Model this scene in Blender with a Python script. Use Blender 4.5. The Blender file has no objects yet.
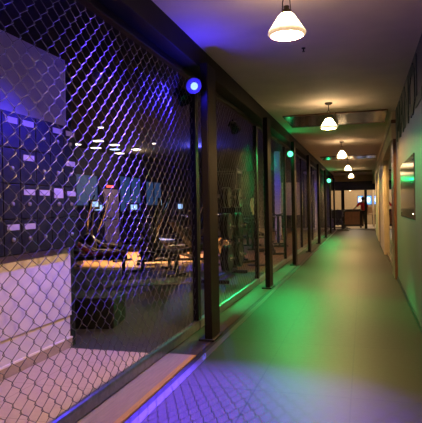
import bpy, bmesh, math, random
from mathutils import Vector, Matrix
random.seed(7)
SC = bpy.context.scene
COL = SC.collection
PI = math.pi

# ------------------------------------------------------------------ camera
FPX, YAW, PITCH, ROLL, EYE = 525.0, math.radians(16.2), math.radians(-0.46), math.radians(1.05), 1.30
fwd = Vector((-math.sin(YAW)*math.cos(PITCH), math.cos(YAW)*math.cos(PITCH), math.sin(PITCH)))
r0 = Vector((math.cos(YAW), math.sin(YAW), 0)); u0 = r0.cross(fwd)
rr = r0*math.cos(ROLL) - u0*math.sin(ROLL); uu = r0*math.sin(ROLL) + u0*math.cos(ROLL)
cd = bpy.data.cameras.new('camera'); cam = bpy.data.objects.new('camera', cd); COL.objects.link(cam)
cd.sensor_width = 36; cd.lens = FPX/423*36; cd.clip_start = .02; cd.clip_end = 200
M = Matrix((rr, uu, -fwd)).transposed().to_4x4(); M.translation = Vector((0, 0, EYE)); cam.matrix_world = M
SC.camera = cam

# ------------------------------------------------------------------ world, exposure
w = bpy.data.worlds.new('world'); SC.world = w; w.use_nodes = True
bg = w.node_tree.nodes['Background']; bg.inputs[0].default_value = (.02, .02, .03, 1); bg.inputs[1].default_value = .1
cy = SC.cycles
cy.sample_clamp_indirect = 1.5; cy.caustics_reflective = False; cy.caustics_refractive = False; cy.use_adaptive_sampling = False
vs = SC.view_settings
vs.view_transform = 'Standard'; vs.look = 'None'; vs.gamma = 1; vs.use_curve_mapping = False; vs.exposure = 0.45

# light powers (W); wood floor and reception are added lights without fixtures
P_PENDANT, P_BLUE, P_BLUE_FLOOD, P_GREEN, P_GREEN_FLOOD = 200, 230, 60000, 270, 2900
P_WOOD, P_RECEPTION, SHADE_GLOW = 2800, 105, 22.0
WARM = (1.0, .60, .235); BLUE = (.035, .02, 1.0); GREEN = (.0, 1.0, .20); VIOLET = (.11, .05, 1.0)

def lamp(name, loc, power, color, radius=.03, kind='POINT', target=None, angle=90, blend=.5):
    d = bpy.data.lights.new(name, kind); d.energy = power; d.color = color
    d.shadow_soft_size = radius
    o = bpy.data.objects.new(name, d); COL.objects.link(o); o.location = loc
    if kind == 'SPOT':
        d.spot_size = math.radians(angle); d.spot_blend = blend
        o.rotation_euler = (Vector(target)-Vector(loc)).to_track_quat('-Z', 'Y').to_euler()
    return o

# ------------------------------------------------------------------ materials
def mat(name, col, rough=.6, metal=0., var=.12, scale=12., bump=0., emit=None, strength=0., spec=.5, trans=0., stretch=None):
    m = bpy.data.materials.new(name); m.use_nodes = True
    nt = m.node_tree; N = nt.nodes; L = nt.links; b = N['Principled BSDF']
    b.inputs['Roughness'].default_value = rough; b.inputs['Metallic'].default_value = metal
    b.inputs['Specular IOR Level'].default_value = spec
    tc = N.new('ShaderNodeTexCoord'); mp = N.new('ShaderNodeMapping'); L.new(tc.outputs['Object'], mp.inputs[0])
    if stretch: mp.inputs['Scale'].default_value = stretch
    nz = N.new('ShaderNodeTexNoise'); nz.inputs['Scale'].default_value = scale; nz.inputs['Detail'].default_value = 6
    L.new(mp.outputs[0], nz.inputs['Vector'])
    cr = N.new('ShaderNodeValToRGB'); L.new(nz.outputs['Fac'], cr.inputs[0])
    e = cr.color_ramp.elements; e[0].position = .3; e[1].position = .7
    e[0].color = [max(0, c*(1-var)) for c in col]+[1]; e[1].color = [min(1, c*(1+var)) for c in col]+[1]
    L.new(cr.outputs[0], b.inputs['Base Color'])
    if bump:
        bp = N.new('ShaderNodeBump'); bp.inputs['Strength'].default_value = bump; bp.inputs['Distance'].default_value = .01
        L.new(nz.outputs['Fac'], bp.inputs['Height']); L.new(bp.outputs[0], b.inputs['Normal'])
    if emit: b.inputs['Emission Color'].default_value = (*emit, 1); b.inputs['Emission Strength'].default_value = strength
    if emit: m.cycles.emission_sampling = 'NONE'
    if trans: b.inputs['Transmission Weight'].default_value = trans
    return m

def tile_mat(name, c1, c2, mortar, bw, rh, shift, rough, msize=.006, noise=.42):
    m = bpy.data.materials.new(name); m.use_nodes = True
    nt = m.node_tree; N = nt.nodes; L = nt.links; b = N['Principled BSDF']; b.inputs['Specular IOR Level'].default_value = .12
    tc = N.new('ShaderNodeTexCoord'); mp = N.new('ShaderNodeMapping'); L.new(tc.outputs['Object'], mp.inputs[0])
    mp.inputs['Location'].default_value = shift
    br = N.new('ShaderNodeTexBrick'); L.new(mp.outputs[0], br.inputs['Vector'])
    br.offset = 0; br.inputs['Scale'].default_value = 1; br.inputs['Brick Width'].default_value = bw; br.inputs['Row Height'].default_value = rh
    br.inputs['Mortar Size'].default_value = msize; br.inputs['Mortar Smooth'].default_value = .2
    br.inputs['Color1'].default_value = (*c1, 1); br.inputs['Color2'].default_value = (*c2, 1); br.inputs['Mortar'].default_value = (*mortar, 1)
    nz = N.new('ShaderNodeTexNoise'); nz.inputs['Scale'].default_value = 22; nz.inputs['Detail'].default_value = 8; nz.inputs['Roughness'].default_value = .7
    L.new(tc.outputs['Object'], nz.inputs['Vector'])
    mx = N.new('ShaderNodeMix'); mx.data_type = 'RGBA'; mx.blend_type = 'MULTIPLY'; mx.inputs[0].default_value = 1
    cr = N.new('ShaderNodeValToRGB'); L.new(nz.outputs['Fac'], cr.inputs[0])
    e = cr.color_ramp.elements; e[0].position = .3; e[1].position = .7
    e[0].color = (1-noise, 1-noise, 1-noise, 1); e[1].color = (1, 1, 1, 1)
    L.new(br.outputs['Color'], mx.inputs[6]); L.new(cr.outputs[0], mx.inputs[7]); L.new(mx.outputs[2], b.inputs['Base Color'])
    mr = N.new('ShaderNodeMapRange'); mr.inputs[3].default_value = rough-.06; mr.inputs[4].default_value = rough+.08
    L.new(nz.outputs['Fac'], mr.inputs[0]); L.new(mr.outputs[0], b.inputs['Roughness'])
    bp = N.new('ShaderNodeBump'); bp.inputs['Strength'].default_value = .16; bp.inputs['Distance'].default_value = .005
    L.new(nz.outputs['Fac'], bp.inputs['Height']); L.new(bp.outputs[0], b.inputs['Normal'])
    return m

MT = dict(
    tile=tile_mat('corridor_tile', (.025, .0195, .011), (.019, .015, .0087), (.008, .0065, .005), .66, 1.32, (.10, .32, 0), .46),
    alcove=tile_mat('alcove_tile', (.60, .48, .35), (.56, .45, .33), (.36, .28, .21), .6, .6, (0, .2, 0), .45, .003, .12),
    rubber=mat('rubber_floor', (.045, .045, .043), .55, var=.3, scale=40, bump=.1),
    wood=mat('wood_floor', (.26, .145, .065), .4, var=.25, scale=6, stretch=(10, .8, 1)),
    plank=mat('sill_wood', (.24, .18, .135), .5, var=.15, scale=5, stretch=(12, 1, 1)),
    plank_edge=mat('sill_edge_wood', (.40, .22, .035), .45, var=.15, scale=5, stretch=(12, 1, 1)),
    sill=mat('dark_sill_wood', (.022, .015, .010), .5, var=.3, scale=6, stretch=(10, 1, 1)),
    strip=mat('polished_strip', (.05, .045, .045), .3, .0, var=.1, scale=30),
    black=mat('black_paint', (.008, .008, .009), .5, spec=.25, var=.2),
    blackgloss=mat('black_gloss', (.012, .012, .015), .2, var=.2),
    steel=mat('dark_steel', (.22, .22, .24), .3, .9, var=.2, scale=20),
    wire=mat("galvanised_wire", (.14, .14, .155), .30, .95, var=.1, scale=60),
    post=mat('brown_post_paint', (.0048, .0034, .0021), .5, 0, spec=.16, var=.2, scale=8),
    header=mat('header_paint', (.007, .006, .007), .6, spec=.15, var=.3, scale=6),
    ceil=mat('ceiling_plaster', (.80, .70, .60), .7, var=.05, scale=3, bump=.03),
    wall=mat('wall_paint', (.125, .115, .11), .5, var=.04, scale=3, spec=.25),
    glassboard=mat('glossy_board', (.12, .112, .105), .13, var=.05, spec=.35),
    beige=mat('beige_plaster', (.62, .50, .32), .55, var=.08, scale=5),
    brown=mat('brown_wood', (.13, .055, .025), .3, var=.3, scale=5, stretch=(6, 6, 1)),
    panelwood=mat('ceiling_panel_wood', (.20, .095, .035), .16, spec=.22, var=.3, scale=5, stretch=(1, 8, 1)),
    mirror=mat('mirror_glass', (.82, .80, .76), .02, 1., var=.01),
    white=mat('partition_paint', (.56, .50, .54), .6, var=.05, scale=4),
    lockerdoor=mat('locker_black', (.009, .008, .012), .5, spec=.2, var=.2),
    label=mat('label_plastic', (.36, .32, .40), .5, var=.08),
    dot=mat('lock_metal', (.24, .23, .28), .4, .5, var=.1),
    skirt=mat('skirting_tile', (.34, .27, .20), .4, var=.1),
    ledge=mat('skirting_trim', (.75, .68, .6), .35, var=.05),
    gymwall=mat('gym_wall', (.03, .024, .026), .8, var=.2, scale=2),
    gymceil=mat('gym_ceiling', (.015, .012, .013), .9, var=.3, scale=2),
    door=mat('door_tan', (.62, .48, .36), .5, var=.08),
    winblue=mat('lit_window', (.02, .03, .05), .3, emit=(.05, .14, .40), strength=.22),
    bright=mat('led_panel', (.9, .85, .75), .5, emit=(1, .86, .66), strength=4),
    brightcool=mat('led_panel_cool', (.8, .85, .9), .5, emit=(.5, .75, 1.), strength=3),
    screen=mat('screen_glow', (.2, .3, .5), .2, emit=(.35, .62, 1.), strength=.8),
    screenblue=mat('tv_glow', (.1, .2, .5), .2, emit=(.10, .35, 1.), strength=1.5),
    screenwhite=mat('tv_picture', (.7, .8, .9), .2, emit=(.75, .9, 1.), strength=1.6),
    redglow=mat('red_sign', (.6, .1, .08), .4, emit=(1, .10, .06), strength=1.6),
    shade=None,
    bulb=mat('bulb_glow', (1, .9, .7), .4, emit=(1, .74, .42), strength=14),
    bluelens=mat('blue_lens', (.0, .0, .02), .6, emit=(.10, .16, 1.), strength=4.0, spec=0),
    greenlens=mat('green_lens', (.0, .02, .0), .6, emit=(.10, 1., .45), strength=2.6, spec=0),
    halo_dish=mat('halo_ring_grey', (.05, .05, .05), .5, spec=.1, var=.02),
    brass=mat('dark_bronze', (.035, .022, .014), .35, .6, var=.2),
    letter=mat('letter_teal', (.022, .05, .052), .5, var=.2, scale=20),
    gymblack=mat('machine_black', (.015, .015, .016), .38, var=.2),
    pad=mat('black_vinyl', (.02, .02, .022), .45, var=.2, scale=30, bump=.05),
    redpad=mat('red_vinyl', (.20, .025, .022), .45, var=.2, scale=30, bump=.05),
    bluepad=mat('blue_vinyl', (.03, .06, .32), .45, var=.2, scale=30, bump=.05),
    chrome=mat('chrome', (.6, .6, .62), .2, .9, var=.05),
    rubberplate=mat('plate_rubber', (.009, .009, .009), .3, spec=.35, var=.15),
    towel=mat('towel_cloth', (.72, .68, .6), .9, var=.1, scale=60, bump=.3),
    skin=mat('skin', (.45, .26, .17), .55, var=.05), hair=mat('hair', (.012, .009, .008), .6, var=.3, scale=60),
    redshirt=mat('red_cloth', (.62, .02, .025), .8, var=.12, scale=20), trousers=mat('dark_cloth', (.015, .015, .018), .8, var=.2),
    whitecloth=mat('white_cloth', (.75, .72, .68), .8, var=.05),
    counter=mat('counter_wood', (.02, .015, .012), .45, var=.3, scale=5),
    receptionwall=mat('reception_wall', (.48, .39, .28), .7, var=.05),
    receptionfloor=mat('reception_floor', (.85, .78, .66), .3, var=.05),
)
def shade_mat():
    # frosted glass with the bulb's glow painted into its emission, with mottled ribs
    m = mat('frosted_ribbed_glass', (.9, .8, .6), .3, var=.1, scale=60, bump=.2, emit=(1, .68, .36), strength=SHADE_GLOW)
    m.cycles.emission_sampling = 'AUTO'
    nt = m.node_tree; N = nt.nodes; L = nt.links; b = N['Principled BSDF']
    tc = N.new('ShaderNodeTexCoord'); nz = N.new('ShaderNodeTexNoise'); nz.inputs['Scale'].default_value = 90
    L.new(tc.outputs['Object'], nz.inputs['Vector'])
    mr = N.new('ShaderNodeMapRange'); mr.inputs[1].default_value = .35; mr.inputs[2].default_value = .65
    mr.inputs[3].default_value = SHADE_GLOW*.55; mr.inputs[4].default_value = SHADE_GLOW*1.3
    L.new(nz.outputs['Fac'], mr.inputs[0])
    sp = N.new('ShaderNodeSeparateXYZ'); L.new(tc.outputs['Object'], sp.inputs[0])      # glow painted by height, weakest at the speckled rim
    mz = N.new('ShaderNodeMapRange'); mz.interpolation_type = 'SMOOTHSTEP'
    mz.inputs[1].default_value = .035; mz.inputs[2].default_value = .16; mz.inputs[3].default_value = .025; mz.inputs[4].default_value = 1.15
    L.new(sp.outputs['Z'], mz.inputs[0])
    mu = N.new('ShaderNodeMath'); mu.operation = 'MULTIPLY'; L.new(mr.outputs[0], mu.inputs[0]); L.new(mz.outputs[0], mu.inputs[1])
    L.new(mu.outputs[0], b.inputs['Emission Strength'])
    return m
MT['shade'] = shade_mat()

# ------------------------------------------------------------------ mesh helpers
class MB:
    def __init__(s): s.bm = bmesh.new(); s.mi = 0
    def _tag(s, faces):
        for f in faces: f.material_index = s.mi
    def box(s, x0, x1, y0, y1, z0, z1, rot=None, piv=None):
        g = bmesh.ops.create_cube(s.bm, size=1)
        c = Vector(((x0+x1)/2, (y0+y1)/2, (z0+z1)/2))
        for v in g['verts']:
            p = Vector((v.co.x*(x1-x0), v.co.y*(y1-y0), v.co.z*(z1-z0)))
            if rot is not None: p = rot @ p
            v.co = p+c
        s._tag({f for v in g['verts'] for f in v.link_faces}); return s
    def tube(s, p0, p1, r, seg=10, r2=None):
        p0, p1 = Vector(p0), Vector(p1); d = p1-p0; q = d.to_track_quat('Z', 'Y').to_matrix()
        g = bmesh.ops.create_cone(s.bm, cap_ends=True, segments=seg, radius1=r, radius2=r if r2 is None else r2, depth=d.length)
        for v in g['verts']: v.co = q @ v.co + (p0+p1)/2
        s._tag({f for v in g['verts'] for f in v.link_faces}); return s
    def path(s, pts, r, seg=8):
        pts = [Vector(p) for p in pts]; rings = []
        for i, p in enumerate(pts):
            d = (pts[min(i+1, len(pts)-1)]-pts[max(i-1, 0)]).normalized(); q = d.to_track_quat('Z', 'Y').to_matrix()
            rings.append([s.bm.verts.new(p+q @ Vector((r*math.cos(a), r*math.sin(a), 0))) for a in [2*PI*k/seg for k in range(seg)]])
        fs = []
        for a, b in zip(rings, rings[1:]):
            for k in range(seg): fs.append(s.bm.faces.new((a[k], a[(k+1) % seg], b[(k+1) % seg], b[k])))
        fs.append(s.bm.faces.new(rings[0][::-1])); fs.append(s.bm.faces.new(rings[-1])); s._tag(fs); return s
    def lathe(s, prof, c=(0, 0, 0), seg=32, axis='Z', flute=0., nfl=16):
        c = Vector(c); rings = []; fs = []
        for (r, z) in prof:
            ring = []
            for k in range(seg):
                a = 2*PI*k/seg; q = r*(1+flute*math.cos(nfl*a)); p = Vector((q*math.cos(a), q*math.sin(a), z))
                if axis == 'X': p = Vector((p.z, p.x, p.y))
                if axis == 'Y': p = Vector((p.x, p.z, p.y))
                ring.append(s.bm.verts.new(p+c))
            rings.append(ring)
        for a, b in zip(rings, rings[1:]):
            for k in range(seg): fs.append(s.bm.faces.new((a[k], a[(k+1) % seg], b[(k+1) % seg], b[k])))
        s._tag(fs); return s
    def sphere(s, c, r, sc=(1, 1, 1), seg=16):
        g = bmesh.ops.create_uvsphere(s.bm, u_segments=seg, v_segments=seg//2+2, radius=r)
        for v in g['verts']: v.co = Vector((v.co.x*sc[0], v.co.y*sc[1], v.co.z*sc[2]))+Vector(c)
        s._tag({f for v in g['verts'] for f in v.link_faces}); return s
    def build(s, name, material, parent=None, bevel=0., smooth=False, loc=None, rotz=0.):
        me = bpy.data.meshes.new(name)
        bmesh.ops.recalc_face_normals(s.bm, faces=s.bm.faces[:]); s.bm.to_mesh(me); s.bm.free()
        for mm in (material if isinstance(material, (list, tuple)) else [material]): me.materials.append(mm)
        if smooth: me.polygons.foreach_set('use_smooth', [True]*len(me.polygons))
        o = bpy.data.objects.new(name, me); COL.objects.link(o)
        if parent: o.parent = parent
        if loc is not None: o.location = loc; o.rotation_euler.z = rotz
        if bevel:
            b = o.modifiers.new('edge', 'BEVEL'); b.width = bevel; b.segments = 2; b.limit_method = 'ANGLE'
        return o
def B(*a, **k): return MB().box(*a, **k)
def tag(o, label, cat, group=None):
    o['label'] = label; o['category'] = cat
    if group: o['group'] = group
    return o
def thing(name, label, cat, loc, rotz=0., group=None):
    o = bpy.data.objects.new(name, None); COL.objects.link(o); o.location = loc; o.rotation_euler.z = rotz; o.empty_display_size = .1
    return tag(o, label, cat, group)
def struct(o): o['kind'] = 'structure'; return o
def dup(root, loc, label, rotz=None, group=None):
    r = root.copy(); COL.objects.link(r); r.location = loc; r['label'] = label
    if rotz is not None: r.rotation_euler.z = rotz
    if group: r['group'] = group
    for ch in list(root.children):
        c = ch.copy(); COL.objects.link(c); c.parent = r
        for g in list(ch.children):
            d = g.copy(); COL.objects.link(d); d.parent = c
    return r

# ------------------------------------------------------------------ the setting
CEIL, XR, XM, YEND = 2.90, .55, -1.72, 30.0
XLOCK = -2.70
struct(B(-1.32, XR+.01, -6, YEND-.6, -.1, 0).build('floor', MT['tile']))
struct(B(-1.43, -1.375, -6, YEND-.6, -.1, -.004).build('trim_1', MT['black']))
struct(B(-1.375, -1.32, -6, YEND-.6, -.1, .002).build('trim_2', MT['strip']))
struct(B(XM-.06, -1.43, 4.37, YEND-.6, -.1, 0).build('floor_sill', MT['sill']))
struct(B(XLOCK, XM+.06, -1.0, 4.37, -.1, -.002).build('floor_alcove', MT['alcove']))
struct(B(-9.3, XM-.06, 4.37, 10.2, -.1, -.004).build('floor_rubber', MT['rubber']))
struct(B(-9.3, XM-.06, 10.2, 31, -.1, -.004).build('floor_wood', MT['wood']))
struct(B(-9.3, XLOCK-.14, -1.0, 4.37, -.1, -.004).build('floor_back_room', MT['rubber']))
struct(B(-1.54, XR+.06, -6, YEND, CEIL, CEIL+.1).build('ceiling', MT['ceil']))
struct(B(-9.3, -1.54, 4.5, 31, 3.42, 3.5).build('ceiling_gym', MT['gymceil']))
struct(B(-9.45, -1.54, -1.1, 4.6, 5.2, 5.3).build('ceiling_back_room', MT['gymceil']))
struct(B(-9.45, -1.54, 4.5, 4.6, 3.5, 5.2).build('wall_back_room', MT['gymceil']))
struct(B(-1.80, -1.54, -1, 4.5, 3.42, 5.2).build('wall_header_upper', MT['header']))
# header between corridor ceiling and mesh panels
struct(B(-1.80, -1.54, -6, YEND, 2.70, 3.42).build('wall_header', MT['header'], bevel=.005))
# right wall: plain glossy length, then jamb, mirror bay, pilaster, more bays
struct(B(XR, XR+.15, -6, 9.55, 0, CEIL).build('wall_right', MT['wall']))
struct(B(XR-.012, XR, -6, 9.55, 0, .06).build('baseboard_right', MT['black']))
struct(B(XR+.03, XR+.18, 9.55, YEND+6, 0, CEIL).build('wall_right_bays', MT['beige']))
struct(B(XR-.045, XR+.05, 9.55, 10.35, 0, 2.42).build('trim_3', MT['brown'], bevel=.004))
struct(B(XR-.05, XR+.05, 14.2, 17.3, 0, CEIL).build('wall_pilaster', MT['beige'], bevel=.01))
struct(B(XR-.055, XR+.05, 17.3, 17.9, 0, 2.42).build('trim_4', MT['brown'], bevel=.004))
struct(B(XR-.05, XR+.05, 19.2, 23.5, 0, CEIL).build('wall_pilaster_second', MT['beige'], bevel=.01))
struct(B(XR-.07, XR+.05, 9.55, YEND, 2.42, CEIL-.22).build('wall_bay_header', MT['beige'], bevel=.01))
struct(B(XR-.075, XR+.05, 9.5, YEND, CEIL-.22, CEIL-.16).build('trim_5', MT['brown']))
struct(B(XR-.06, XR+.05, 9.55, YEND, CEIL-.16, CEIL).build('trim_6', MT['beige']))
struct(B(-3, 1.2, -6.1, -6, 0, CEIL).build('wall_behind', MT['wall']))
for y0, y1, lb in ((10.35, 14.2, 'tall wall mirror between the brown jamb and the first beige pilaster'),
                   (17.9, 19.2, 'narrow wall mirror between the two beige pilasters'),
                   (23.5, 29.3, 'tall wall mirror beyond the second beige pilaster')):
    t = thing('wall_mirror', lb, 'mirror', (XR+.03, y0, 0))
    B(-.012, .0, .03, y1-y0-.03, .06, 2.40).build('mirror_glass', MT['mirror'], t)
    B(-.02, 0, 0, y1-y0, 0, .06).build('bottom_frame', MT['brown'], t)
# glossy wood panels let into the ceiling
for y0, y1, (la, lb) in ((9.35, 10.65, ('glossy brown ceiling panel nearer the fence, in the first pair', 'glossy brown ceiling panel nearer the right wall, in the first pair')),
                         (17.7, 18.8, ('brown ceiling panel nearer the fence, in the second pair', 'brown ceiling panel nearer the right wall, in the second pair')),
                         (25.5, 26.6, ('brown ceiling panel nearer the fence, in the third pair', 'brown ceiling panel nearer the right wall, in the third pair'))):
    for x0, x1, l in ((-1.36, -.47, la), (-.45, .42, lb)):
        t = thing('ceiling_panel', l, 'ceiling panel', (x0, y0, CEIL), group='brown wood panels in the corridor ceiling')
        B(0, x1-x0, 0, y1-y0, -.02, 0).build('board', MT['panelwood'], t, bevel=.004)
        m = MB(); m.box(0, x1-x0, -.015, 0, -.026, 0); m.box(0, x1-x0, y1-y0, y1-y0+.015, -.026, 0); m.build('edge_trim', MT['brown'], t)

# gym shell
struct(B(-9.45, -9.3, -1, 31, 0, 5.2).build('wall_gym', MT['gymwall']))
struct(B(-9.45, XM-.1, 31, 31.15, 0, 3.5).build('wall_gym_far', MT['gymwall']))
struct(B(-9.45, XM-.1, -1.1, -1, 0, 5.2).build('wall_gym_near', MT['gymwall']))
# pale partition that carries the lockers
struct(B(XLOCK-.14, XLOCK, -1, 4.42, 0, 2.72).build('wall_left', MT['white'], bevel=.006))
struct(B(XLOCK-.14, XLOCK+.004, 4.42, 4.50, 0, 2.72).build('trim_7', MT['black']))
struct(B(XLOCK, XLOCK+.018, -1, 4.42, 0, .085).build('baseboard_left', MT['skirt']))
struct(B(XLOCK, XLOCK+.024, -1, 4.42, .085, .098).build('trim_8', MT['ledge']))
struct(B(XLOCK, XLOCK+.016, -1, 4.42, .30, .955).build('trim_9', MT['white'], bevel=.004))
# windows and door of the gym's far side wall
def gym_window(n, y0, y1, z0, z1):
    f = MB()
    for a in ((y0, y1, z1, z1+.06), (y0, y1, z0-.06, z0), (y0-.06, y0, z0-.06, z1+.06), (y1, y1+.06, z0-.06, z1+.06), ((y0+y1)/2-.02, (y0+y1)/2+.02, z0, z1)):
        f.box(-9.3, -9.24, *a)
    o = struct(f.build('window_%d' % n, MT['black']))
    B(-9.3, -9.28, y0, y1, z0, z1).build('pane', MT['winblue'], o)
gym_window(1, 14.0, 17.2, 1.45, 2.50); gym_window(2, 19.0, 21.0, 1.2, 2.60); gym_window(3, 21.6, 23.4, 1.45, 2.5)
d = struct(B(-9.3, -9.25, 17.65, 18.85, 0, 2.06).build('door_1', MT['door'], bevel=.004))
MB().tube((-9.24, 17.78, 1.0), (-9.18, 17.78, 1.0), .02).tube((-9.18, 17.78, 1.0), (-9.18, 17.92, 1.0), .015).build('door_handle', MT['chrome'], d)
t = thing('exit_sign', 'small red glowing sign above the tan gym door', 'sign', (-9.3, 18.1, 2.10))
B(0, .06, -.30, .30, 0, .12).build('housing', MT['black'], t); B(.06, .068, -.28, .28, .015, .105).build('lit_face', MT['redglow'], t)
# columns inside the gym
for i, (x, y) in enumerate(((-3.2, 20.4), (-2.3, 27.6))):
    struct(B(x-.11, x+.11, y-.11, y+.11, 0, 3.42).build('column_%d' % (i+1), MT['white'], bevel=.01))
struct(B(-3.5, -2.5, 22.6, 22.75, .9, 2.3).build('wall_gym_screen', MT['receptionwall'], bevel=.01))

# corridor end: lintel, dark columns, reception room beyond
YE = 29.4
struct(B(-1.9, XR+.05, YE, YE+.3, 2.08, 2.56).build('beam_end', MT['counter'], bevel=.01))
struct(B(-1.9, XR+.05, YE+.05, YE+.25, 2.56, CEIL).build('wall_end_upper', MT['beige']))
for i, (x0, x1) in enumerate(((-1.16, -.99), (.05, .19))):
    struct(B(x0, x1, YE, YE+.2, 0, 2.08).build('column_%d' % (i+3), MT['black'], bevel=.006))
struct(B(-3.2, 1.2, YE-.6, 36, -.1, -.003).build('floor_reception', MT['receptionfloor']))
struct(B(-3.2, 1.2, 35.6, 35.75, 0, 3.2).build('wall_end', MT['receptionwall']))
struct(B(-3.2, 1.2, YE+.3, 36, 3.1, 3.2).build('ceiling_reception', MT['ceil']))
struct(B(-3.3, -3.2, YE+1.6, 36, 0, 3.2).build('wall_reception_left', MT['receptionwall']))
struct(B(1.2, 1.3, YE, 36, 0, 3.2).build('wall_reception_right', MT['receptionwall']))
lamp('reception_fill', (-.6, 33.2, 2.9), P_RECEPTION, (1, .78, .5), .2)  # bare light added to brighten the reception, no fixture

# ------------------------------------------------------------------ chain-link fence
def chain_link(width, z0, z1, name, parent):
    cw, chh, r, off, seg = .0625, .112, .0020, .0035, 5
    verts, faces = [], []
    nc = int(width/cw)+1; nr = int((z1-z0)/chh*2)+1
    for c in range(nc):
        pts = []
        for k in range(nr+1):
            right = (k+c) % 2 == 1                      # neighbouring wires hook into each other
            y = c*cw + (cw+.003 if right else -.003); z = z0+k*chh/2
            if z > z1: break
            y = min(max(y, 0), width)
            # the leg that rises to the right runs in front, the one that falls back runs behind
            for dz, dx in ((-.007, off if right else -off), (.007, -off if right else off)):
                pts.append(Vector((dx, y, z+dz)))
        base = len(verts)
        for i, p in enumerate(pts):
            dd = (pts[min(i+1, len(pts)-1)]-pts[max(i-1, 0)]).normalized()
            a = Vector((1, 0, 0)); b = dd.cross(a).normalized(); a = b.cross(dd).normalized()
            for k in range(seg):
                t = 2*PI*k/seg; verts.append(p+a*r*math.cos(t)+b*r*math.sin(t))
        for i in range(len(pts)-1):
            for k in range(seg):
                q = base+i*seg; faces.append((q+k, q+(k+1) % seg, q+seg+(k+1) % seg, q+seg+k))
    me = bpy.data.meshes.new(name); me.from_pydata(verts, [], faces); me.materials.append(MT['wire'])
    me.polygons.foreach_set('use_smooth', [True]*len(faces))
    o = bpy.data.objects.new(name, me); COL.objects.link(o); o.parent = parent; return o
def fence_panel(y0, width, label):
    t = thing('chain_link_fence', label, 'fence', (XM, y0, 0), group='chain-link panels along the corridor')
    B(-.03, .03, 0, width, 2.64, 2.70).build('top_rail', MT['post'], t, bevel=.006)
    B(-.03, .03, 0, width, 0, .10).build('bottom_rail', MT['steel'], t, bevel=.022)
    for y in (0, width-.05): B(-.03, .03, y, y+.05, .10, 2.64).build('stile', MT['black'], t, bevel=.006)
    chain_link(width-.02, .09, 2.66, 'wire_mesh', t).location.y = .01
    return t
Y0, PITCHP = 5.33, 3.3
fence_panel(1.0, Y0-1.0-.002, 'chain-link fence panel in front of the lockers, lit blue')
ORD = ['second', 'third', 'fourth', 'fifth', 'sixth', 'seventh', 'eighth']
fp = None
LB = ['dark chain-link panel in front of the weight plate rack', 'chain-link panel ending at the nearer green lamp', 'chain-link panel just past the nearer green lamp',
      'fifth chain-link panel of the fence', 'sixth chain-link panel of the fence', 'seventh chain-link panel, before the farther green lamp', 'last chain-link panel at the corridor end']
for k in range(7):
    if fp is None: fp = fence_panel(Y0, PITCHP-.002, LB[0])
    else: dup(fp, (XM, Y0+k*PITCHP, 0), LB[k])
PL = ['brown fence post beside the blue lamp', 'brown fence post at the far side of the weight plate rack', 'brown fence post carrying the nearer green lamp', 'fourth brown fence post along the corridor',
      'fifth brown fence post along the corridor', 'sixth brown fence post along the corridor', 'fence post carrying the farther green lamp', 'last fence post at the corridor end']
pp = None
for k in range(8):
    loc = (-1.56, 4.88+k*PITCHP, 0)
    if pp is None:
        pp = thing('fence_post', PL[0], 'post', loc, group='posts of the corridor fence')
        B(.055, .13, 0, .30, 0, 2.70).build('shaft', MT['post'], pp, bevel=.008)
        B(.0, .155, -.03, .33, -.0, .02).build('base_plate', MT['black'], pp, bevel=.004)
    else: dup(pp, loc, PL[k])
# sill board in front of the first panel
t = thing('sill_board', 'pale wooden sill board with orange edges below the first fence panel', 'board', (-1.56, 1.0, 0))
B(-.13, .085, 0, 3.37, -.05, .006).build('board', MT['plank'], t)
B(.085, .13, 0, 3.37, -.05, .006).build('edge_strip', MT['plank_edge'], t)['label'] = 'orange wooden edge strip'
struct(B(XM+.03, -1.43, -1, 4.37, -.1, -.052).build('floor_sill_near', MT['sill']))

# ------------------------------------------------------------------ coloured lamps
def color_lamp(name, loc, label, lens, power, color, r=.035):
    t = thing(name, label, 'lamp', loc)
    MB().lathe([(0.001, .06), (.028, .06), (.034, .045), (.040, .0), (.040, -.008)], seg=20, axis='Y').build('housing', MT['black'], t, smooth=True)
    MB().sphere((0, -.012, 0), r, (1, .6, 1)).build('lens', lens, t, smooth=True)
    MB().box(-.008, .008, .04, .075, -.02, .05).build('bracket', MT['black'], t)
    MB().lathe([(.03, -.004), (.05, -.012), (.075, -.03), (.078, -.03), (.055, -.006), (.03, .0)], seg=24, axis='Y').build('halo_ring', MT['halo_dish'], t, smooth=True)  # ring added to catch light as the lamp's halo
    if name == 'blue_lamp': lamp(name+'_light', Vector(loc)+Vector((-.04, -.14, -.03)), power, color, .03, 'SPOT', (-1.88, 3.1, .7), 110, .6); lamp(name+'_glow', Vector(loc)+Vector((.03, -.12, -.03)), 10, color, .03)
    else: lamp(name+'_light', Vector(loc)+Vector((.03, -.10, -.03)), power, color, .03, 'SPOT', (-1.0, loc[1]-2.8, 0), 85, .7); lamp(name+'_glow', Vector(loc)+Vector((.0, -.16, -.06)), 3, color, .03)
color_lamp('blue_lamp', (-1.535, 4.80, 2.46), 'bright blue round lamp at the top of the first fence post', MT['bluelens'], P_BLUE, BLUE, .036)
color_lamp('green_lamp', (-1.50, 11.40, 2.42), 'bright green lamp at the top of the third fence post', MT['greenlens'], P_GREEN, GREEN, .06)
color_lamp('green_lamp', (-1.50, 24.60, 2.42), 'small green lamp far along the fence, near the reception', MT['greenlens'], P_GREEN*.45, GREEN, .09)
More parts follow.
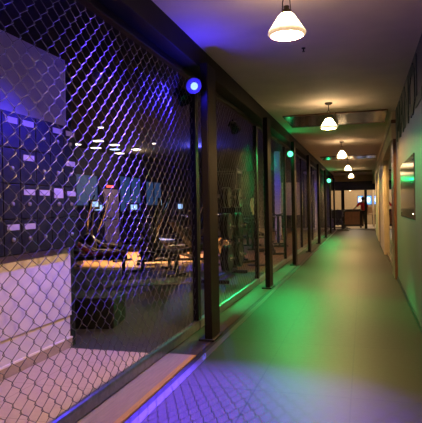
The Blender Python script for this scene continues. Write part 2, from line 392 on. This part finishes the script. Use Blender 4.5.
def flood(name, loc, target, label, power, color, lens, angle, blend):
    t = thing(name, label, 'floodlight', loc)
    t.rotation_euler = (Vector(target)-Vector(loc)).to_track_quat('-Z', 'Y').to_euler()
    m = MB(); m.box(-.1, .1, -.07, .07, .02, .10); m.build('housing', MT['black'], t, bevel=.01)
    MB().tube((0, 0, .09), t.rotation_euler.to_matrix().transposed() @ Vector((0, 0, (3.42 if loc[1] > 4.5 else 5.2)-loc[2]+.01)), .02).build('hanger', MT['black'], t)
    MB().lathe([(.055, .012), (.055, .02), (.001, .02), (.001, .012), (.055, .012)], seg=20).build('lens', lens, t)
    MB().lathe([(.075, .03), (.13, -.16), (.126, -.16), (.071, .03)], seg=28).build('hood', MT['black'], t, smooth=True)
    lamp(name+'_light', loc, power, color, .003, 'SPOT', target, angle, blend)
flood('blue_floodlight', (-3.775, 3.2, 5.0), (-1.0, 3.15, 0), 'blue floodlight high up behind the locker partition', P_BLUE_FLOOD, VIOLET, MT["bluelens"], 25, .85)
flood('green_floodlight', (-3.0, 8.6, 3.26), (-.82, 7.2, 0), 'green floodlight under the gym ceiling, before the plate rack', P_GREEN_FLOOD, GREEN, MT['greenlens'], 36, .9)
flood('green_floodlight', (-3.0, 12.4, 3.26), (-.82, 11.0, 0), 'added green floodlight under the gym ceiling, past the plate rack', P_GREEN_FLOOD*.65, GREEN, MT['greenlens'], 36, .9)  # second green flood, added to lengthen the green floor pool
lamp('blue_column_fill', (-2.6, 19.4, 3.2), 40, BLUE, .05, 'SPOT', (-3.2, 20.4, 1.2), 60, .5)  # added blue spot on the nearer column, no fixture
lamp('blue_column_fill', (-2.3, 26.2, 3.2), 60, BLUE, .05, 'SPOT', (-2.3, 27.6, 1.2), 60, .5)  # same added spot for the farther column
lamp('blue_gym_fill', (-5.5, 17.5, 3.2), 130, (.10, .10, 1), .05)  # unseen light added for the blue tint deep in the gym

# ------------------------------------------------------------------ pendant lamps
def pendant(y, label):
    t = thing('pendant_lamp', label, 'pendant lamp', (-.5, y, 2.475), group='glass pendant lamps along the corridor ceiling')
    h = CEIL-2.475
    MB().lathe([(.001, h), (.06, h), (.06, h-.018), (.03, h-.035), (.001, h-.035)], seg=24).build('canopy', MT['brass'], t, smooth=True)
    MB().tube((0, 0, .30), (0, 0, h-.03), .006, 8).build('stem', MT['brass'], t)
    pts = [(.026*math.cos(a)*1.0, 0, .255+.05*math.sin(a)) for a in [PI*k/12 for k in range(13)]]
    MB().path([(.03, 0, .20)]+pts+[(-.03, 0, .20)], .004, 6).build('yoke', MT['brass'], t)
    MB().lathe([(.001, .232), (.02, .232), (.02, .21), (.032, .205), (.034, .175), (.001, .175)], seg=20).build('collar', MT['brass'], t, smooth=True)
    prof = [(.034, .180), (.045, .176), (.055, .165), (.085, .118), (.114, .075), (.130, .052), (.134, .040), (.127, .030), (.116, .025)]
    inner = [(r-.004, z-.002) for r, z in prof[::-1]]
    MB().lathe(prof+inner, seg=48, flute=.012, nfl=16).build('shade', MT['shade'], t, smooth=True)
    MB().sphere((0, 0, .105), .022, (1, 1, 1.3)).build('bulb', MT['bulb'], t, smooth=True)
    lamp('pendant_light', (-.5, y, 2.475+.06), P_PENDANT, WARM, .02)
    return t
pendant(3.72, 'nearest glass pendant lamp, large at the top of the view')
P1 = [(8.42, 'glass pendant lamp hanging just before the first brown ceiling panels'), (13.65, 'third glass pendant lamp, beyond the first brown ceiling panels'),
      (18.9, 'fourth glass pendant lamp along the corridor'), (24.0, 'fifth and last glass pendant lamp, before the dark lintel')]
for y, l in P1: pendant(y, l)
pendant(-1.3, 'glass pendant lamp overhead behind the viewer')
t = thing('sprinkler_head', 'tiny dark sprinkler head on the ceiling past the nearest pendant', 'sprinkler', (-.56, 5.4, CEIL))
MB().lathe([(.001, 0), (.02, 0), (.02, -.006), (.007, -.012), (.007, -.035), (.001, -.035)], seg=16).build('body', MT['brass'], t, smooth=True)
MB().lathe([(.001, -.035), (.014, -.035), (.014, -.039), (.001, -.039)], seg=12).build('deflector', MT['brass'], t)

# ------------------------------------------------------------------ wall lettering on the right wall
G = {'M': [(0, 0, 0, 1), (0, 1, .5, .35), (.5, .35, 1, 1), (1, 1, 1, 0)], 'A': [(0, 0, .5, 1), (.5, 1, 1, 0), (.22, .38, .78, .38)],
     'N': [(0, 0, 0, 1), (0, 1, 1, 0), (1, 0, 1, 1)], 'O': [(.0, .2, 0, .8), (0, .8, .3, 1), (.3, 1, .7, 1), (.7, 1, 1, .8), (1, .8, 1, .2), (1, .2, .7, 0), (.7, 0, .3, 0), (.3, 0, 0, .2)],
     'L': [(0, 1, 0, 0), (0, 0, .9, 0)]}
t = thing('wall_lettering', 'row of large dark teal raised letters high on the right wall', 'lettering', (XR, 9.05, 2.32))
for i, ch in enumerate('MANOLA'[:5]):
    m = MB(); y = -i*.80
    for (a, b, c, e) in G[ch]:
        p0 = Vector((0, y-a*.58, .03+b*.45)); p1 = Vector((0, y-c*.58, .03+e*.45)); dv = p1-p0; ln = dv.length+.09
        rot = Matrix.Rotation(math.atan2(dv.z, dv.y), 3, 'X'); c0 = (p0+p1)/2
        m.box(c0.x-.010, c0.x, c0.y-ln/2, c0.y+ln/2, c0.z-.05, c0.z+.05, rot=rot)
    m.build('letter', MT['letter'], t)

t = thing('wall_board', 'glossy grey board on the right wall below the lettering, mirroring green light', 'board', (XR, 8.35, 1.12))
B(-.012, 0, -2.15, 0, 0, .74).build('panel', MT['glassboard'], t)
for y in (-2.05, -.1):
    for z in (.06, .68): MB().lathe([(.001, -.02), (.012, -.02), (.014, -.012), (.014, 0)], (0, y, z), 12, 'X').build('stud', MT['chrome'], t)
# ------------------------------------------------------------------ lockers
t = thing('locker_bank', 'bank of small black lockers with pale label plates on the partition', 'lockers', (XLOCK+.002, 3.13, .955))
NC, NR, cwid, rhei = 6, 4, .211, .275
B(.003, .10, 0, NC*cwid, 0, NR*rhei+.01).build('carcass', MT['black'], t, bevel=.004)
LABELS = {(3, 0), (3, 1), (3, 2), (3, 4), (3, 5), (2, 2), (2, 5), (1, 2), (1, 3), (1, 4), (1, 5), (0, 1), (0, 2)}
for r in range(NR):
    for c in range(NC):
        y0 = c*cwid+.004; z0 = r*rhei+.008
        dd = B(.10, .112, y0, y0+cwid-.008, z0, z0+rhei-.008).build('door', MT['lockerdoor'], t, bevel=.003)
        yc = (c+.5)*cwid
        if (r, c) in LABELS:
            hgt = .085 if (r, c) == (1, 4) else .045
            B(.112, .117, yc-.072, yc+.072, z0+.205-hgt/2+.005, z0+.205+hgt/2+.005).build('label_plate', MT['label'], dd)
        if (r+c) % 5 != 4:
            MB().lathe([(.001, .124), (.015, .124), (.018, .112)], (0, yc, z0+.115), 14, 'X').build('lock', MT['dot'], dd, smooth=True)

# ------------------------------------------------------------------ gym ceiling lights, added fill lights
LT = [(-8.8, 14.92, 0), (-7.75, 14.45, 0), (-8.69, 16.05, 0), (-7.75, 15.56, 0), (-8.32, 16.73, 1), (-8.76, 18.0, 0), (-7.66, 17.05, 0), (-6.4, 12.1, 2), (-6.45, 15.75, 2)]
WH = ['near the windows, first of the row', 'second of the row by the windows', 'low in the cluster by the windows', 'in the middle of the cluster', 'cool white, in the middle of the cluster', 'lowest of the cluster', 'apart on the right of the cluster',
      'tiny and alone, high over the machines', 'tiny and alone, right of the cluster']
for (x, y, k), l in zip(LT, WH):
    s = .13 if k < 2 else .05
    t = thing('ceiling_light', 'lit gym ceiling light '+l, 'ceiling light', (x, y, 3.42), group='lights in the gym ceiling')
    B(-s-.02, s+.02, -s-.02, s+.02, -.03, 0).build('frame', MT['black'], t); B(-s, s, -s, s, -.042, -.03).build('diffuser', MT['brightcool' if k == 1 else 'bright'], t)
t = thing('globe_lamp', 'unlit grey globe lamp hanging from the dark gym ceiling', 'lamp', (-3.6, 6.75, 3.17))
MB().sphere((0, 0, 0), .085).build('globe', MT['label'], t, smooth=True); MB().tube((0, 0, .08), (0, 0, .25), .006, 6).build('cord', MT['black'], t)
lamp('wood_floor_light', (-5.6, 13.2, 3.2), P_WOOD, (1, .62, .28), .08, 'SPOT', (-5.6, 12.9, 0), 72, .4)  # added warm spot for the lit wood patch, no fixture
lamp('wood_floor_light', (-2.9, 13.6, 3.2), 8, (1, .55, .40), .08, 'SPOT', (-2.6, 13.6, 0), 70, .6)  # weak added spot on the wood near the fence
lamp('rubber_floor_light', (-4.2, 7.5, 3.2), 14, (1, .85, .62), .08, 'SPOT', (-3.6, 7.4, 0), 95, .8)  # fixtureless spot added to lift the rubber floor
lamp('door_light', (-8.0, 18.0, 3.1), 20, (1, .7, .4), .08)  # bare warm light added by the tan door

# ------------------------------------------------------------------ gym machines
def treadmill(loc, rz, label):
    t = thing('treadmill', label, 'treadmill', loc, rz, 'treadmills in the gym')
    B(-.38, .38, -.9, .9, .06, .16).build('deck', MT['gymblack'], t, bevel=.02)
    B(-.26, .26, -.88, .80, .16, .168).build('belt', MT['pad'], t)
    for s in (-1, 1):
        MB().path([(s*.36, .75, .12), (s*.36, .82, .9), (s*.36, .72, 1.25)], .035).build('upright', MT['gymblack'], t, smooth=True)
        MB().path([(s*.36, .72, 1.05), (s*.36, .2, .98), (s*.36, .1, .95)], .025).build('handrail', MT['chrome'], t, smooth=True)
    c = B(-.40, .40, .62, .72, 1.18, 1.50).build('console', MT['gymblack'], t, bevel=.03)
    B(-.2, .2, .612, .62, 1.27, 1.44).build('screen', MT['screen'], c)
    B(-.36, .36, .55, .92, .10, .30).build('motor_cover', MT['gymblack'], t, bevel=.04)
    for s in (-1, 1): B(s*.3-.04, s*.3+.04, -.85, -.77, 0, .06).build('foot', MT['pad'], t)
    for s in (-1, 1): B(s*.3-.04, s*.3+.04, .77, .85, 0, .10).build('foot', MT['pad'], t)
def bench(loc, rz, label, pad='pad', incline=.0):
    t = thing('weight_bench', label, 'bench', loc, rz, 'weight benches on the gym floor')
    B(-.15, .15, -.6, -.05, .42, .50).build('seat', MT[pad], t, bevel=.025)
    L = .8; a = incline
    rot = Matrix.Rotation(a, 3, 'X')
    c = Vector((0, -.02+math.cos(a)*L/2, .46+math.sin(a)*L/2))
    B(c.x-.15, c.x+.15, c.y-L/2, c.y+L/2, c.z-.04, c.z+.04, rot=rot).build('backrest', MT[pad], t, bevel=.025)
    MB().box(-.035, .035, -.62, .66, .34, .42).build('spine', MT['gymblack'], t, bevel=.006)
    for y, wd in ((-.55, .22), (.6, .3)):
        MB().box(-.03, .03, y-.03, y+.03, .05, .36).build('leg', MT['gymblack'], t); MB().box(-wd, wd, y-.035, y+.035, 0, .05).build('foot', MT['gymblack'], t, bevel=.01)
    if a > .1: MB().tube((0, .45, .40), (0, c.y+.1, c.z), .02, 8).build('strut', MT['chrome'], t)
def cross_trainer(loc, rz, label):
    t = thing('cross_trainer', label, 'cross trainer', loc, rz, 'cross trainers in the gym')
    m = MB(); m.box(-.05, .05, -.8, .8, .04, .10); m.box(-.3, .3, -.82, -.74, 0, .05); m.box(-.3, .3, .74, .82, 0, .05); m.build('base_frame', MT['gymblack'], t, bevel=.01)
    MB().lathe([(.001, -.05), (.26, -.05), (.30, 0), (.26, .05), (.001, .05)], (0, .5, .38), 28, 'X').build('flywheel_cover', MT['gymblack'], t, smooth=True)
    MB().path([(0, .45, .10), (0, .38, .9), (0, .30, 1.35)], .045).build('mast', MT['gymblack'], t, smooth=True)
    c = B(-.17, .17, .22, .30, 1.30, 1.55).build('console', MT['gymblack'], t, bevel=.02); B(-.1, .1, .212, .22, 1.37, 1.5).build('screen', MT['screen'], c)
    for s in (-1, 1):
        MB().path([(s*.16, .35, .7), (s*.26, .2, 1.1), (s*.27, .02, 1.5), (s*.24, -.05, 1.66)], .02).build('handle', MT['chrome'], t, smooth=True)
        B(s*.18-.07, s*.18+.07, -.35, .05, .30+s*.06, .34+s*.06).build('pedal', MT['pad'], t, bevel=.01)
        MB().tube((s*.18, -.6, .10), (s*.18, .45, .45+s*.05), .022).build('pedal_arm', MT['steel'], t)
def spin_bike(loc, rz, label):
    t = thing('spin_bike', label, 'exercise bike', loc, rz, 'exercise bikes')
    m = MB(); m.box(-.28, .28, -.55, -.47, 0, .05); m.box(-.28, .28, .5, .58, 0, .05); m.box(-.03, .03, -.52, .55, .05, .10); m.build('base_frame', MT['gymblack'], t, bevel=.008)
    m = MB(); m.tube((0, -.4, .1), (0, .30, .75), .035); m.tube((0, .3, .1), (0, -.25, .78), .035); m.tube((0, .45, .1), (0, .40, .95), .03); m.build('main_frame', MT['gymblack'], t, smooth=False)
    MB().lathe([(.001, -.02), (.2, -.02), (.24, -.03), (.24, .03), (.2, .02), (.001, .02)], (0, .40, .33), 28, 'X').build('flywheel', MT['chrome'], t)
    MB().tube((0, -.25, .7), (0, -.30, .98), .02).build('seat_post', MT['chrome'], t)
    MB().sphere((0, -.32, 1.0), .13, (.8, 1.1, .3)).build('saddle', MT['pad'], t, smooth=True)
    MB().path([(-.2, .62, 1.1), (-.2, .42, 1.05), (0, .38, 1.0), (.2, .42, 1.05), (.2, .62, 1.1)], .018).build('handlebar', MT['gymblack'], t, smooth=True)
    for s in (-1, 1):
        MB().tube((s*.09, .0, .34), (s*.09, .10*s, .34-.14*s), .014).build('crank', MT['chrome'], t); B(s*.14-.05, s*.14+.05, .1*s-.05, .1*s+.05, .33-.14*s, .35-.14*s).build('pedal', MT['gymblack'], t)
def power_rack(loc, rz, label):
    t = thing('power_rack', label, 'power rack', loc, rz)
    for x in (-.6, .6):
        for y in (-.55, .55): B(x-.04, x+.04, y-.04, y+.04, 0, 2.3).build('upright', MT['gymblack'], t, bevel=.004)
        B(x-.04, x+.04, -.55, .55, 2.22, 2.3).build('side_beam', MT['gymblack'], t); B(x-.04, x+.04, -.55, .55, 0, .07).build('side_beam', MT['gymblack'], t)
        MB().tube((x, -.55, .8), (x, .55, .8), .025).build('safety_bar', MT['chrome'], t)
    for y in (-.55, .55): B(-.6, .6, y-.04, y+.04, 2.22, 2.3).build('cross_beam', MT['gymblack'], t)
    for x in (-.6, .6): B(x-.03, x+.03, -.66, -.55, 1.18, 1.24).build('hook', MT['chrome'], t)
def dumbbell_rack(loc, rz, label):
    t = thing('dumbbell_rack', label, 'dumbbell rack', loc, rz)
    for s in (-.85, .85): MB().box(s-.03, s+.03, -.3, .3, 0, .05).box(s-.03, s+.03, .1, .18, .05, .95).build('leg', MT['gymblack'], t, bevel=.004)
    for z, y in ((.35, -.05), (.8, .08)): B(-.9, .9, y-.17, y+.17, z, z+.03).build('shelf', MT['gymblack'], t, bevel=.004)
    return t
treadmill((-7.6, 13.3, 0), 1.45, 'treadmill standing in front of the first blue gym window')
treadmill((-7.5, 15.0, 0), 1.45, 'treadmill standing left of the tan gym door')
treadmill((-7.0, 16.6, 0), 1.45, 'treadmill standing right of the tan gym door')
treadmill((-6.0, 18.6, 0), 1.5, 'treadmill with pale rails in front of the second blue window')
treadmill((-5.2, 20.6, 0), 1.5, 'treadmill farthest from the lockers, deep in the gym')
cross_trainer((-6.5, 12.2, 0), 1.2, 'cross trainer with tall handles before the treadmills')
cross_trainer((-5.0, 15.9, 0), 1.2, 'cross trainer behind the wooden floor patch')
bench((-4.9, 8.9, 0), 1.9, 'low bench with dark red padding behind the partition', 'redpad', .5)
bench((-3.9, 9.7, 0), 1.0, 'black inclined bench on the edge of the wooden floor', 'pad', .7)
bench((-5.2, 12.9, 0), .9, 'blue padded flat bench on the wooden floor', 'bluepad', .0)
bench((-3.6, 10.9, 0), 2.5, 'black inclined bench nearer the fence', 'pad', .8)
power_rack((-3.8, 13.6, 0), .1, 'tall black power rack on the wooden floor')
spin_bike((-2.7, 17.2, 0), .2, 'exercise bike behind the third fence panel')
spin_bike((-1.3, 29.0, 0), 1.2, 'exercise bike at the end of the fence, left of the dark column')
treadmill((-7.0, 10.2, 0), 1.7, 'treadmill closest to the red padded bench')
cross_trainer((-4.4, 11.7, 0), 2.0, 'cross trainer at the middle of the wooden floor patch')
bench((-5.9, 14.2, 0), 0.2, 'black inclined bench behind the blue padded bench', 'pad', .6)
spin_bike((-3.0, 12.2, 0), .9, 'exercise bike beside the black power rack')
spin_bike((-2.5, 14.4, 0), .4, 'exercise bike behind the nearer green lamp')
spin_bike((-1.02, 27.3, 0), .1, 'exercise bike second from the dark column at the fence end')
dr = dumbbell_rack((-3.3, 16.2, 0), PI/2+.3, 'two-tier dumbbell rack between the gym columns')
# low black plyo box behind the partition
t = thing('step_box', 'low black box on the gym floor just behind the partition', 'box', (-3.05, 5.35, -.004), .2)
B(-.38, .38, -.28, .28, 0, .32).build('body', MT['black'], t, bevel=.02); B(-.36, .36, -.26, .26, .32, .34).build('top', MT['pad'], t, bevel=.008)
t = thing('floor_mat', 'grey exercise mat lying on the rubber gym floor', 'mat', (-3.55, 8.6, -.004), .5)
B(-.9, .9, -.35, .35, 0, .02).build('pad', mat('grey_mat', (.30, .30, .30), .5, var=.1), t, bevel=.008)
# plate rack and bumper plates
rk = thing('plate_rack', 'black weight plate rack standing just behind the second fence panel', 'plate rack', (-2.45, 9.35, -.004))
m = MB(); m.box(-.25, .25, -.75, -.69, 0, .06); m.box(-.25, .25, .69, .75, 0, .06); m.box(-.04, .04, -.75, .75, .06, .11); m.build('base', MT['gymblack'], rk, bevel=.006)
for y in (-.72, .72): B(-.035, .035, y-.035, y+.035, .06, 1.75).build('upright', MT['gymblack'], rk, bevel=.004)
for z in (.42, .98, 1.5): MB().box(-.03, .03, -.72, .72, z-.03, z+.03).build('cross_bar', MT['gymblack'], rk, bevel=.004)
pegs = [(-.42, .40), (.42, .40), (-.42, .96), (.42, .96), (-.42, 1.47), (.42, 1.47)]
for y, z in pegs: MB().tube((0, y, z), (.30, y, z), .022, 12).build('peg', MT['chrome'], rk)
WHERE = ['low and nearer', 'low and farther', 'midway up and nearer', 'midway up and farther', 'high and nearer', 'high and farther']
for (y, z), l in zip(pegs, WHERE):
    for k in range(2):
        R = .235 if z < 1.2 else .18
        t = thing('weight_plate', 'black rubber weight plate %s on the plate rack, %s on its peg' % (l, 'inner' if k == 0 else 'outer'), 'weight plate', (-2.40+.075*k+.02, 9.35+y, z-.004), group='weight plates on the plate rack')
        MB().lathe([(.026, 0), (.055, 0), (.06, .008), (R-.04, .008), (R-.03, 0), (R-.008, 0), (R, .008), (R, .052), (R-.008, .06), (R-.03, .06), (R-.04, .052), (.06, .052), (.055, .06), (.026, .06), (.026, 0)], (0, 0, 0), 48, 'X').build('disc', MT['rubberplate'], t, smooth=False)
        MB().lathe([(.0225, -.001), (.045, -.001), (.045, .061), (.0225, .061), (.0225, -.001)], (0, 0, 0), 24, 'X').build('hub', MT['chrome'], t)
# towel over a stand
t = thing('towel_stand', 'slim black stand behind the plate rack with a cross arm', 'stand', (-2.3, 11.2, -.004))
MB().tube((0, .26, 0.02), (0, .26, 1.52), .018).build('pole', MT['gymblack'], t); MB().lathe([(.001, 0), (.2, 0), (.2, .015), (.02, .03), (.001, .03)], (0, .26, 0), seg=24).build('base', MT['gymblack'], t); MB().tube((0, -.2, 1.49), (0, .27, 1.49), .012).build('arm', MT['gymblack'], t)
tw = thing('towel', 'crumpled off-white towel hanging on the slim black stand', 'towel', (-2.3, 11.2, 1.459))
m = MB(); ny, nz = 14, 10; grid = []
for side in (1, -1):
    rows = []
    for j in range(nz+1):
        rows.append([m.bm.verts.new(((.02+.012*math.sin(i*1.3+j*.4))*side*(1 if j else .4), -.15+.3*i/ny+.012*math.sin(j*.9), .018-j*.036*(1.0 if side > 0 else .8))) for i in range(ny+1)])
    for a, b in zip(rows, rows[1:]):
        for i in range(ny): m.bm.faces.new((a[i], a[i+1], b[i+1], b[i]))
    grid.append(rows[0])
for i in range(ny): m.bm.faces.new((grid[0][i], grid[0][i+1], grid[1][i+1], grid[1][i]))
o = m.build('cloth', MT['towel'], tw, smooth=True); sd = o.modifiers.new('thick', 'SOLIDIFY'); sd.thickness = .006
# dumbbells
db = None
for k in range(7):
    for row, (z, yy) in enumerate(((.38, -.05), (.83, .08))):
        lx = -.72+.24*k; a = PI/2+.3
        loc = (-3.3+lx*math.cos(a)-yy*math.sin(a), 16.2+lx*math.sin(a)+yy*math.cos(a), z+.065)
        lb = 'black hexagonal dumbbell on the %s tier of the dumbbell rack' % ('lower' if row == 0 else 'upper')
        g = 'dumbbells on the %s tier' % ('lower' if row == 0 else 'upper')
        if db is None:
            db = thing('dumbbell', lb, 'dumbbell', loc, a, g)
            MB().tube((0, -.08, 0), (0, .08, 0), .016, 8).build('handle', MT['chrome'], db)
            for s in (-1, 1): MB().tube((0, s*.07, 0), (0, s*.16, 0), .065, 6).build('weight', MT['rubberplate'], db, bevel=.006)
        else: dup(db, loc, lb, a, g)

# ------------------------------------------------------------------ reception end
t = thing('reception_counter', 'dark wooden reception counter in front of the lit end wall', 'counter', (-.62, 33.0, -.003))
B(-.55, .62, -.3, .3, 0, .98).build('body', MT['counter'], t, bevel=.01); B(-.6, .66, -.36, .36, .98, 1.03).build('worktop', MT['sill'], t, bevel=.008)
B(-.5, .57, -.31, -.3, .12, .88).build('front_panel', MT['brown'], t)
for (x, l) in ((-.17, 'wall screen with blue and white picture, left of the column'), (.33, 'wall screen with blue and white picture, right of the column')):
    t = thing('wall_screen', l, 'screen', (x, 35.6, 1.28), group='wall screens behind the counter')
    B(-.18, .18, -.05, 0, 0, .60).build('case', MT['black'], t, bevel=.03); B(-.165, .165, -.056, -.05, .03, .57).build('picture', MT['screenblue'], t)
    MB().sphere((-.02, -.056, .32), .12, (1, .05, 1.4)).build('bright_patch', MT['screenwhite'], t)
for x, y, z, l in ((-.72, 31.2, 2.15, 'small white bulb hanging left in the reception doorway'), (.22, 32.4, 2.2, 'small white bulb hanging right of the dark column')):
    t = thing('hanging_bulb', l, 'lamp', (x, y, z), group='hanging bulbs in the reception')
    MB().sphere((0, 0, 0), .05).build('bulb', MT['bulb'], t, smooth=True); MB().tube((0, 0, .05), (0, 0, 3.1-z), .006, 6).build('cord', MT['black'], t)
t = thing('waiting_bench', 'black padded bench with a high back, left of the reception counter', 'bench', (-1.55, 32.0, -.003))
B(-.55, .42, -.28, .28, .12, .46).build('seat', MT['pad'], t, bevel=.04); B(-.55, .42, .18, .32, .46, 1.02).build('backrest', MT['pad'], t, bevel=.04)
for a in (-.45, .34):
    for b in (-.2, .2): MB().tube((a, b, .13), (a, b, 0), .022, 8).build('leg', MT['chrome'], t)
t = thing('bar_stool', 'tan high-backed stool beside the counter, right of the dark column', 'stool', (.33, 32.3, -.003))
B(-.19, .19, -.19, .19, .70, .76).build('seat', MT['door'], t, bevel=.02); B(-.18, .18, .15, .19, .78, 1.2).build('backrest', MT['door'], t, bevel=.02)
for a in (-1, 1):
    for b in (-1, 1): MB().tube((a*.15, b*.15, .72), (a*.2, b*.2, 0), .018, 8).build('leg', MT['trousers'], t)
MB().tube((-.19, -.19, .28), (.19, -.19, .28), .012, 8).build('footrest', MT['chrome'], t)

# ------------------------------------------------------------------ person
def skinned(name, vs_, es, rad, material, parent=None, sub=2):
    me = bpy.data.meshes.new(name); me.from_pydata(vs_, es, []); o = bpy.data.objects.new(name, me); COL.objects.link(o)
    sk = o.modifiers.new('skin', 'SKIN'); sk.use_smooth_shade = True
    for i, r in enumerate(rad): me.skin_vertices[0].data[i].radius = (r if isinstance(r, tuple) else (r, r))
    for i in range(len(vs_)): me.skin_vertices[0].data[i].use_root = (i == 0)
    sb = o.modifiers.new('sub', 'SUBSURF'); sb.levels = sub; sb.render_levels = sub
    dg = bpy.context.evaluated_depsgraph_get(); m2 = bpy.data.meshes.new_from_object(o.evaluated_get(dg)); m2.name = name
    o.modifiers.clear(); o.data = m2; bpy.data.meshes.remove(me); m2.materials.clear(); m2.materials.append(material)
    m2.polygons.foreach_set('use_smooth', [True]*len(m2.polygons))
    if parent: o.parent = parent
    return o
pr = thing('person', 'person in red shirt and dark trousers seen from behind at the corridor end', 'person', (-.03, 30.6, -.003), .15)
J = dict(pel=(0, 0, .93), wai=(0, .01, 1.08), che=(0, .0, 1.28), nb=(0, -.01, 1.43), nk=(0, .0, 1.50), hd=(0, .02, 1.60), ht=(0, .015, 1.67),
         ls=(-.17, 0, 1.39), le=(-.33, .08, 1.18), lw=(-.46, .24, 1.06), rs=(.17, 0, 1.39), re=(.24, -.02, 1.11), rw=(.25, .09, .88),
         lh=(-.09, 0, .88), lk=(-.11, .04, .50), la=(-.12, -.03, .09), lt=(-.13, .12, .035), rh=(.09, 0, .88), rk=(.10, .0, .50), ra=(.11, -.09, .09), rt=(.12, .05, .035))
RD = dict(pel=.125, wai=.115, che=.125, nb=.085, nk=.05, hd=.085, ht=.075, ls=.06, le=.042, lw=.03, rs=.06, re=.042, rw=.03, lh=.085, lk=.06, la=.042, lt=.038, rh=.085, rk=.06, ra=.042, rt=.038)
E = [('pel', 'wai'), ('wai', 'che'), ('che', 'nb'), ('nb', 'nk'), ('nk', 'hd'), ('hd', 'ht'), ('nb', 'ls'), ('ls', 'le'), ('le', 'lw'), ('nb', 'rs'), ('rs', 're'), ('re', 'rw'),
     ('pel', 'lh'), ('lh', 'lk'), ('lk', 'la'), ('la', 'lt'), ('pel', 'rh'), ('rh', 'rk'), ('rk', 'ra'), ('ra', 'rt')]
# hands: palm and five fingers each grown from the wrist
def add_hand(wk, d, side):
    w0 = Vector(J[wk]); d = Vector(d).normalized(); sx = d.cross(Vector((0, 0, 1))).normalized()
    J[wk+'p'] = tuple(w0+d*.07); RD[wk+'p'] = .028; E.append((wk, wk+'p'))
    for i, ln in enumerate((.07, .08, .075, .06)):
        b = Vector(J[wk+'p'])+sx*(.018*(i-1.5)*1.2)+d*.02; k1 = wk+'f%d' % i
        J[k1] = tuple(b); RD[k1] = .009; E.append((wk+'p', k1))
        J[k1+'m'] = tuple(b+d*ln*.5-Vector((0, 0, .008))); RD[k1+'m'] = .0085; E.append((k1, k1+'m'))
        J[k1+'t'] = tuple(b+d*ln*.9-Vector((0, 0, .028))); RD[k1+'t'] = .007; E.append((k1+'m', k1+'t'))
    tk = wk+'th'; J[tk] = tuple(w0+d*.06+sx*.045*side); RD[tk] = .011; E.append((wk+'p', tk))
    J[tk+'t'] = tuple(w0+d*.10+sx*.06*side-Vector((0, 0, .01))); RD[tk+'t'] = .009; E.append((tk, tk+'t'))
add_hand('lw', (-.5, .8, -.15), 1); add_hand('rw', (.05, .2, -1), -1)
ks = list(J); idx = {k: i for i, k in enumerate(ks)}
skinned('body', [J[k] for k in ks], [(idx[a], idx[b]) for a, b in E], [RD[k] for k in ks], MT['skin'], pr)
def sub(keys, grow, name, m, extra=None):
    JJ = {k: J[k] for k in keys}
    if extra: JJ.update(extra)
    kk = list(JJ); ix = {k: i for i, k in enumerate(kk)}
    return skinned(name, [JJ[k] for k in kk], [(ix[a], ix[b]) for a, b in E if a in ix and b in ix], [RD[k]+grow for k in kk], m, pr)
sub(['pel', 'wai', 'che', 'nb', 'ls', 'le', 'rs', 're'], .022, 'shirt', MT['redshirt'])
mids = lambda a, b, t: tuple(Vector(J[a]).lerp(Vector(J[b]), t))
sub(['pel', 'lh', 'lk', 'la', 'rh', 'rk', 'ra'], .016, 'trousers', MT['trousers'])
skinned('sleeve', [mids('le', 'lw', -.1), mids('le', 'lw', .85)], [(0, 1)], [.056, .044], MT['whitecloth'], pr)['label'] = 'white left forearm sleeve'
for s, (a, b) in enumerate((('la', 'lt'), ('ra', 'rt'))):
    skinned('shoe', [tuple(Vector(J[a])-Vector((0, .03, .04))), tuple(Vector(J[b])+Vector((0, .04, .01)))], [(0, 1)], [.055, .048], MT['trousers'], pr)
m = MB(); m.sphere((0, .0, 1.635), .105, (.88, 1.0, 1.12)); m.build('hair', MT['hair'], pr, smooth=True)
f = MB(); f.sphere((0, .125, 1.60), .018, (.8, 1, 1.3)); f.build('nose', MT['skin'], pr, smooth=True)
for s in (-1, 1):
    MB().sphere((s*.035, .105, 1.625), .012).build('eye', MT['whitecloth'], pr, smooth=True)
    MB().sphere((s*.09, .01, 1.60), .022, (.4, .8, 1.3)).build('ear', MT['skin'], pr, smooth=True)
